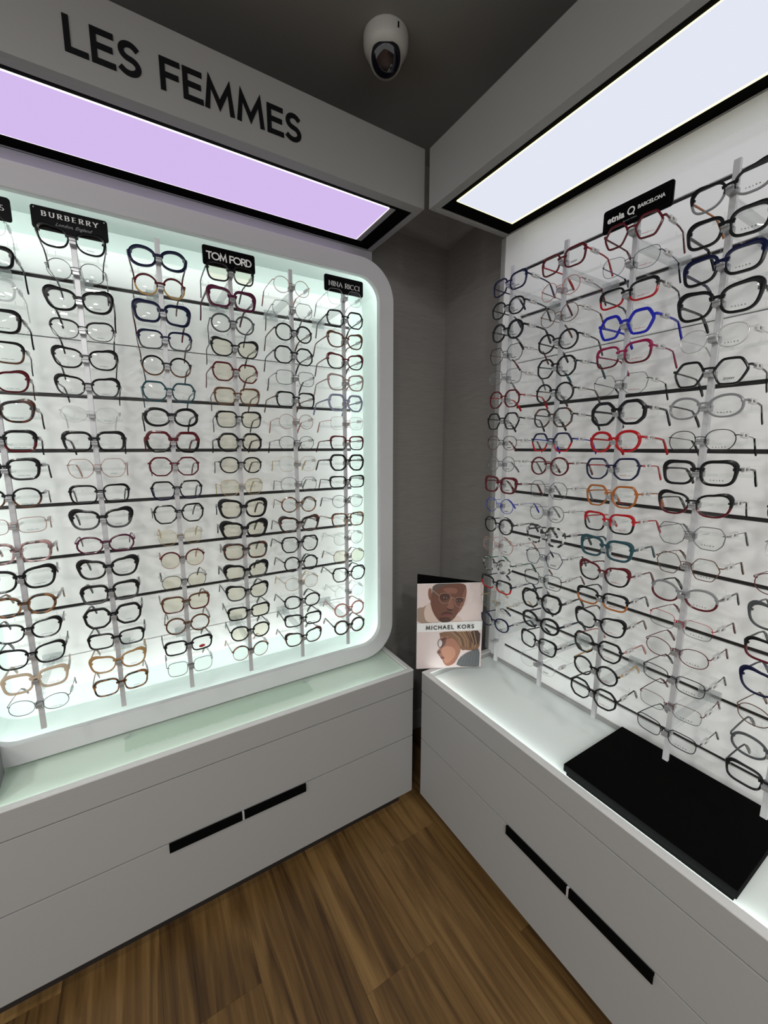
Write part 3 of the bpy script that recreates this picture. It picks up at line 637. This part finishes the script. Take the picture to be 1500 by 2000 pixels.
for ck, rows in DATA.items():
    left = ck[0] == 'L'; i = int(ck[1]) - (0 if left else 1); n = len(rows)
    for k_, spec in enumerate(rows):
        row = k_ + (8 if ck == 'R5' else 0)
        if ck == 'R5': where = '%s from bottom on rightmost rod of right panel' % ORD[n - 1 - k_]
        else: where = '%s from top on %s' % (ORD[k_], RODN[ck])
        z = rowz(row) + 0.0032; tl = (R(rnd.uniform(-2.5, 1.0)), R(rnd.uniform(-1.6, 1.6)), R(rnd.uniform(-3.5, 3.5)))
        if left: loc = (LX[i] + rnd.uniform(-.0015, .0015), YROD - .0165, z); rz = 0
        else: loc = (XROD - .0165, RY[i] + rnd.uniform(-.0015, .0015), z); rz = R(-90)
        glasses(loc, rz, spec, where, PR[ck], TAGC if left else TAGP, ('eyeglasses in the lit niche' if left else 'eyeglasses on the right panel'), tl)

# ================================================================== brand plates on the rod tops
def plate(loc, rz, w, h, label, double=False):
    p = thing('sign_plate', loc, label, 'sign', 'black brand plates', rz)
    mb = MB(); mb.prism([(x, z) for x, z in rrect(-w / 2, w / 2, 0, h, 0.006, 5)], 0.005); obj('plate', mb.mesh('plate', 'sign_black', bevel=0.0008), None, p, (0, -0.0045, 0))
    if double:
        mb = MB(); ringprism(mb, rrect(-w / 2 + .006, w / 2 - .006, .006, h - .006, .003, 4), rrect(-w / 2 + .0068, w / 2 - .0068, .0068, h - .0068, .0028, 4), -0.0052, -0.0046); obj('border', mb.mesh('border', 'black_print'), None, p)
    boxobj('holder', (-0.0055, 0.0055, 0.0006, 0.0028, -0.020, h * 0.6), 'rod_grey', p)
    return p
YS = YROD - 0.0032
p = plate((LX[0], YS, 2.006), 0, 0.147, 0.050, 'black sign plate ending in S, cut by the left picture edge')
obj('lettering', text_mesh('lettering', 'MICHAEL KORS', 0.0125, 0.0016, 0.0006, 'white_print', width=0.122, serif=True), None, p, (0, -0.0045, 0.020))
p = plate((LX[1], YS, 2.006), 0, 0.149, 0.050, 'black sign plate lettered with a script line below white capitals')
obj('lettering', text_mesh('lettering', 'BURBERRY', 0.0125, 0.0023, 0.0006, 'white_print', width=0.108, serif=True, sx=1.05), None, p, (0, -0.0045, 0.0285))
obj('script_line', font_mesh('script_line', 'London, England', 0.0105, 'grey_print', shear=0.55, extrude=0.0003), None, p, (0.004, -0.0047, 0.0135))
mb = MB()
for s_ in (-1, 1): mb.prism([(s_ * .068 + .0011 * math.cos(R(a_)), .0445 + .0011 * math.sin(R(a_))) for a_ in range(0, 360, 40)], -.0006)
obj('screw', mb.mesh('screw', 'alu'), None, p, (0, -0.0044, 0))
p = plate((LX[3], YS, 2.006), 0, 0.144, 0.051, 'black sign plate with large white sans capitals, fourth rod')
obj('lettering', text_mesh('lettering', 'TOM FORD', 0.0205, 0.0033, 0.0006, 'white_print', width=0.122), None, p, (0, -0.0045, 0.0155))
p = plate((LX[5], YS, 2.006), 0, 0.142, 0.050, 'black sign plate with thin grey serif capitals by niche edge', True)
obj('lettering', text_mesh('lettering', 'NINA RICCI', 0.0165, 0.0022, 0.0006, 'white_print', width=0.112, serif=True), None, p, (0, -0.0045, 0.0165))
p = plate((XROD - .0032, RY[2], 2.012), R(-90), 0.154, 0.052, 'black sign plate with white round logo on the right panel', True)
obj('lettering', font_mesh('lettering', 'etnia', 0.0205, 'white_print', offset=0.0006, align='LEFT'), None, p, (-0.066, -0.0047, 0.0205))
mb = MB(); stroke(mb, A(0, 0, .0072, .0072, 0, 360, 24), .0028, .0006); mb.prism([(.0062 + .0016 * math.cos(R(a_)), -.0092 + .0016 * math.sin(R(a_))) for a_ in range(0, 360, 30)], -.0006)
obj('logo_ring', mb.mesh('logo_ring', 'white_print'), None, p, (-0.0105, -0.0045, 0.0275))
obj('lettering', text_mesh('lettering', 'BARCELONA', 0.0078, 0.0012, 0.0006, 'white_print', width=0.056), None, p, (0.0325, -0.0045, 0.0245))
obj('script_line', font_mesh('script_line', 'Eyewear Culture', 0.0045, 'grey_print', extrude=0.0002), None, p, (-0.012, -0.0047, 0.0095))

# ================================================================== poster card standing on the right counter
PA = Vector((0.897, 1.218)); PB = Vector((1.129, 1.098)); PWD = (PB - PA).length; PH = 0.352; ZP = 0.6265
ang = math.atan2(PB.y - PA.y, PB.x - PA.x)
po = thing('poster_card', (PA.x, PA.y, ZP), 'folding poster card showing two people in eyeglasses, beside the corner', 'poster', None, ang)
boxobj('front_card', (0, PWD, 0, 0.003, 0, PH), 'paper', po, 0.0004)
# rear leaf hinged on the right-hand edge
vx = Vector((0.972, 1.318)) - PB; la_ = math.atan2(vx.y, vx.x); Lr = vx.length
mb = MB(); mb.box(0, Lr, 0.001, 0.004, 0, PH); o = obj('rear_leaf', mb.mesh('rear_leaf', 'black_matt'), None, po, (PWD, 0.0045, 0), (0, 0, la_ - ang + math.pi * 0))
PM = {'bg': (0.62, 0.52, 0.50), 'bg2': (0.60, 0.51, 0.50), 'band': (0.70, 0.70, 0.69), 'skin': (0.135, 0.055, 0.037), 'skin_d': (0.06, 0.022, 0.016), 'skin_l': (0.215, 0.095, 0.064), 'scalp': (0.10, 0.075, 0.065),
      'knit': (0.30, 0.22, 0.17), 'collar': (0.56, 0.44, 0.38), 'dark': (0.02, 0.012, 0.010), 'wire': (0.40, 0.30, 0.23), 'white': (0.19, 0.15, 0.135), 'wlens': (0.55, 0.5, 0.48), 'wskin': (0.30, 0.125, 0.08), 'wskin_d': (0.13, 0.05, 0.04), 'wskin_l': (0.42, 0.20, 0.13), 'hair': (0.17, 0.085, 0.045), 'hair_l': (0.30, 0.18, 0.10), 'hair_d': (0.05, 0.025, 0.016), 'sweater': (0.095, 0.10, 0.105), 'sweater_l': (0.17, 0.175, 0.18), 'lips': (0.16, 0.04, 0.04)}
for k_, c in PM.items(): bsdf_mat('ink_' + k_, c, 0.45)
lay = [0]
def uv(x, y):
    u = (x - 564.5) / 650.0; yt = 360 - 28 * u; yb = 1205 - 32 * u
    return (max(0.0005, min(PWD - .0005, u * PWD)), max(0.0005, min(PH - .0005, (1 - (y - yt) / (yb - yt)) * PH)))
def smoothp(p, it=2):
    return chaikin(p, it, 0.24)
def ink(name, pts, mat, sm=0):
    q = smoothp(pts, sm) if sm else pts
    q = [uv(*p_) for p_ in q]; lay[0] += 1; y = -0.00012 * lay[0]
    me = bpy.data.meshes.new(name); bm = bmesh.new(); f = bm.faces.new([bm.verts.new((a, y, b_)) for a, b_ in q]); bmesh.ops.triangulate(bm, faces=[f]); bm.to_mesh(me); bm.free()
    me.materials.append(MAT['ink_' + mat]); return obj(name, me, None, PRT[0])
PRT = [None]
PRT[0] = boxobj('print', (0.001, PWD - .001, -0.0001, -0.00002, 0.001, PH - .001), 'ink_bg', po)
ink('ink_area', [(540, 742), (1260, 706), (1260, 330), (540, 365)], 'bg')
ink('ink_area', [(540, 640), (570, 590), (640, 585), (700, 530), (760, 620), (830, 730), (540, 750)], 'knit', 1)
ink('ink_area', [(640, 580), (690, 530), (730, 640), (800, 730), (660, 740), (630, 660)], 'collar', 2)
ink('ink_area', [(880, 730), (960, 650), (1000, 690), (1015, 722)], 'collar', 1)
ink('ink_area', [(690, 520), (720, 380), (760, 345), (1030, 340), (1046, 400), (1040, 480), (1020, 560), (965, 640), (935, 690), (890, 728), (800, 735), (745, 680), (705, 600)], 'skin', 2)
ink('ink_area', [(705, 430), (715, 370), (790, 344), (1000, 340), (900, 352), (800, 372), (745, 420), (725, 470)], 'scalp', 1)
ink('ink_area', [(672, 400), (700, 395), (706, 460), (690, 530), (668, 470)], 'skin_l', 2)
ink('ink_area', [(1046, 360), (1048, 470), (1010, 590), (960, 650), (985, 560), (1010, 440)], 'skin_l', 2)
ink('ink_area', [(800, 400), (900, 385), (960, 400), (950, 450), (850, 440)], 'skin_l', 2)
ink('ink_area', [(780, 460), (860, 440), (890, 480), (840, 520), (790, 510)], 'skin_d', 2)
ink('ink_area', [(930, 490), (1010, 480), (1020, 520), (960, 540)], 'skin_d', 2)
ink('ink_area', [(810, 484), (838, 472), (862, 490), (835, 500)], 'white', 1); ink('ink_area', [(830, 476), (845, 476), (845, 498), (830, 498)], 'dark', 1)
ink('ink_area', [(945, 510), (972, 500), (992, 512), (968, 524)], 'white', 1); ink('ink_area', [(962, 500), (977, 500), (977, 522), (962, 522)], 'dark', 1)
ink('ink_area', [(890, 480), (915, 480), (930, 590), (895, 612), (850, 585), (870, 540)], 'skin_l', 2)
ink('ink_area', [(850, 585), (895, 600), (925, 592), (900, 620), (862, 608)], 'skin_d', 1)
ink('ink_area', [(795, 652), (850, 618), (910, 636), (920, 652), (855, 640), (805, 664)], 'skin_d', 2)
ink('ink_area', [(800, 655), (860, 645), (905, 660), (860, 675)], 'lips', 2)
ink('ink_area', [(770, 690), (850, 680), (900, 690), (890, 725), (810, 735)], 'skin_d', 2)
def inkline(pts, w, mat, sm=0):
    q = [Vector(uv(*p_)) for p_ in (smoothp(pts, sm) if sm else pts)]
    mb = MB(); lay[0] += 1; stroke(mb, [(p_.x, p_.y) for p_ in q] + ([(q[0].x, q[0].y)] if sm else []), w, 0.00005); o = obj('ink_line', mb.mesh('ink_line', 'ink_' + mat), None, PRT[0], (0, -0.00012 * lay[0], 0)); return o
inkline([(772, 470), (800, 440), (880, 440), (895, 480), (880, 530), (820, 548), (782, 520)], 0.0011, 'wire', 2)
inkline([(930, 500), (960, 475), (1040, 490), (1050, 520), (1020, 570), (965, 580), (935, 550)], 0.0011, 'wire', 2)
inkline([(775, 465), (690, 398)], 0.0022, 'wire'); inkline([(893, 480), (932, 492)], 0.0016, 'wire')
ink('ink_area', [(540, 746), (1260, 706), (1260, 796), (540, 835)], 'band')
ink('ink_area', [(540, 832), (1260, 794), (1260, 1172), (540, 1206)], 'bg2')
ink('ink_area', [(800, 830), (1196, 806), (1196, 1000), (1100, 1010), (1020, 1000), (900, 960), (800, 900), (790, 850)], 'hair', 1)
ink('ink_area', [(800, 860), (880, 850), (980, 900), (1010, 1000), (980, 1080), (940, 1150), (870, 1175), (835, 1140), (822, 1105), (800, 1085), (805, 1055), (770, 1045), (765, 1020), (800, 980), (795, 920)], 'wskin', 1)
ink('ink_area', [(800, 1000), (860, 960), (940, 980), (960, 1060), (900, 1130), (850, 1150), (835, 1080)], 'wskin_l', 2)
ink('ink_area', [(815, 880), (860, 870), (850, 960), (800, 985)], 'wskin_d', 2)
ink('ink_area', [(798, 1078), (830, 1072), (850, 1085), (822, 1104)], 'lips', 1)
ink('ink_area', [(766, 1028), (800, 1000), (806, 1044), (775, 1048)], 'wskin_d', 1)
ink('ink_area', [(780, 826), (1000, 812), (1080, 900), (1060, 1000), (1010, 1010), (980, 930), (900, 870), (800, 870)], 'hair', 1)
ink('ink_area', [(1090, 808), (1196, 804), (1196, 930), (1140, 960), (1100, 900)], 'hair_d', 1)
for a_ in range(7): inkline([(900 + 38 * a_, 818 - 2 * a_), (980 + 30 * a_, 880 + 8 * a_), (1010 + 22 * a_, 960 + 4 * a_)], 0.0030, ['hair_l', 'hair_d', 'hair_l'][a_ % 3])
inkline([(940, 850), (985, 930), (995, 1010), (975, 1070)], 0.0018, 'hair_l')
ink('ink_area', [(958, 1172), (985, 1090), (1060, 1030), (1140, 1000), (1196, 985), (1196, 1160), (1190, 1172)], 'sweater', 1)
for a_ in range(6): inkline([(1000 + 34 * a_, 1160), (1040 + 28 * a_, 1050 - 8 * a_)], 0.0014, 'sweater_l')
inkline([(770, 930), (790, 885), (820, 900), (826, 950), (805, 990), (778, 970)], 0.0018, 'dark', 2)
ink('ink_area', [(778, 935), (795, 900), (815, 915), (815, 950), (800, 975), (783, 960)], 'wlens', 1)
inkline([(812, 900), (900, 878)], 0.0020, 'dark')
lm_ = text_mesh('lettering', 'MICHAEL KORS', 0.0172, 0.0031, 0.0001, 'black_print', width=0.190)
x0, z0 = uv(890, 795); lay[0] += 1
obj('lettering', lm_, None, po, (x0, -0.00012 * lay[0] - .0001, z0 + 0.001), (0, R(-0.2), 0))

# ================================================================== black tray, clear plate, card box, security camera
tr = thing('display_box', (0.945, 0.211, 0.6035), 'flat black lidded box lying on the lit right counter', 'box')
boxobj('base', (0.006, 0.286, 0.006, 0.377, 0, 0.013), 'black_matt', tr, 0.001); boxobj('lid', (0, 0.292, 0, 0.383, 0.0132, 0.034), 'black_matt', tr, 0.0015)
cp = thing('clear_tray', (-0.090, 1.300, 0.6168), 'clear acrylic tray with rounded corners on the greenish glass countertop', 'tray')
mb = MB(); mb.prism([(x, z) for x, z in rrect(0, 0.585, 0, 0.080, 0.012, 6)], 0.004); me = mb.mesh('plate', 'plate_clear', bevel=0.0006); me.transform(Matrix.Rotation(R(-90), 4, 'X')); me.transform(Matrix.Translation((0, 0, 0.0045)))
me.transform(Matrix.Translation((0, -min(v.co.y for v in me.vertices), -min(v.co.z for v in me.vertices) + .0002)))
obj('plate', me, None, cp)
for x in (-0.006, 0.573): boxobj('clip', (x, x + .018, 0.066, 0.080, 0.0048, 0.010), 'acrylic_arm', cp, 0.001)
cb = thing('card_stand', (-0.372, 1.262, 0.6168), 'dark card stand with white labels at the left picture edge', 'card stand', None, R(4))
boxobj('card', (0, 0.010, 0, 0.130, 0, 0.085), 'grey_print', cb, 0.0008)
boxobj('front_edge', (-0.004, 0.0005, -0.006, -0.0003, 0, 0.086), 'black_matt', cb)
for y0, z0 in ((0.012, 0.012), (0.045, 0.02)): boxobj('label_strip', (0.0101, 0.0104, y0, y0 + .016, z0, z0 + .045), 'white_print', cb)

sc = thing('security_camera', (0.755, 1.222, CZ), 'white round security camera with dark lens dome on the ceiling', 'security camera')
mb = MB(); mb.lathe([(0.0, 0), (0.067, 0), (0.068, -0.004), (0.068, -0.022), (0.066, -0.034), (0.059, -0.047), (0.050, -0.054), (0.0, -0.054)], 48); obj('housing', mb.mesh('housing', 'cam_white', smooth=True), None, sc)
d_ = (Vector((0, 0, 1.5)) - Vector((0.755, 1.222, CZ - .055))).normalized(); d_ = (d_ + Vector((0, 0, -0.10))).normalized()
q = d_.to_track_quat('Z', 'Y'); rb = 0.051
prof = [(rb * math.sin(R(a_)), rb * math.cos(R(a_))) for a_ in range(180, 59, -6)]
mb = MB(); mb.lathe(prof, 40); o = obj('eyeball', mb.mesh('eyeball', 'cam_white', smooth=True), None, sc, (0, 0, -0.052)); o.rotation_mode = 'QUATERNION'; o.rotation_quaternion = q
rd = rb * math.sin(R(60)); hd = rb * math.cos(R(60))
mb = MB(); mb.lathe([(rd, hd), (rd * .97, hd + .004), (rd * .86, hd + .010), (rd * .6, hd + .0155), (rd * .3, hd + .018), (0.0001, hd + .0185)], 40)
o = obj('lens_dome', mb.mesh('lens_dome', 'cam_dark', smooth=True), None, sc, (0, 0, -0.052)); o.rotation_mode = 'QUATERNION'; o.rotation_quaternion = q
boxobj('screw_slot', (-0.002, 0.002, -0.0695, -0.067, -0.026, -0.012), 'black_matt', sc)
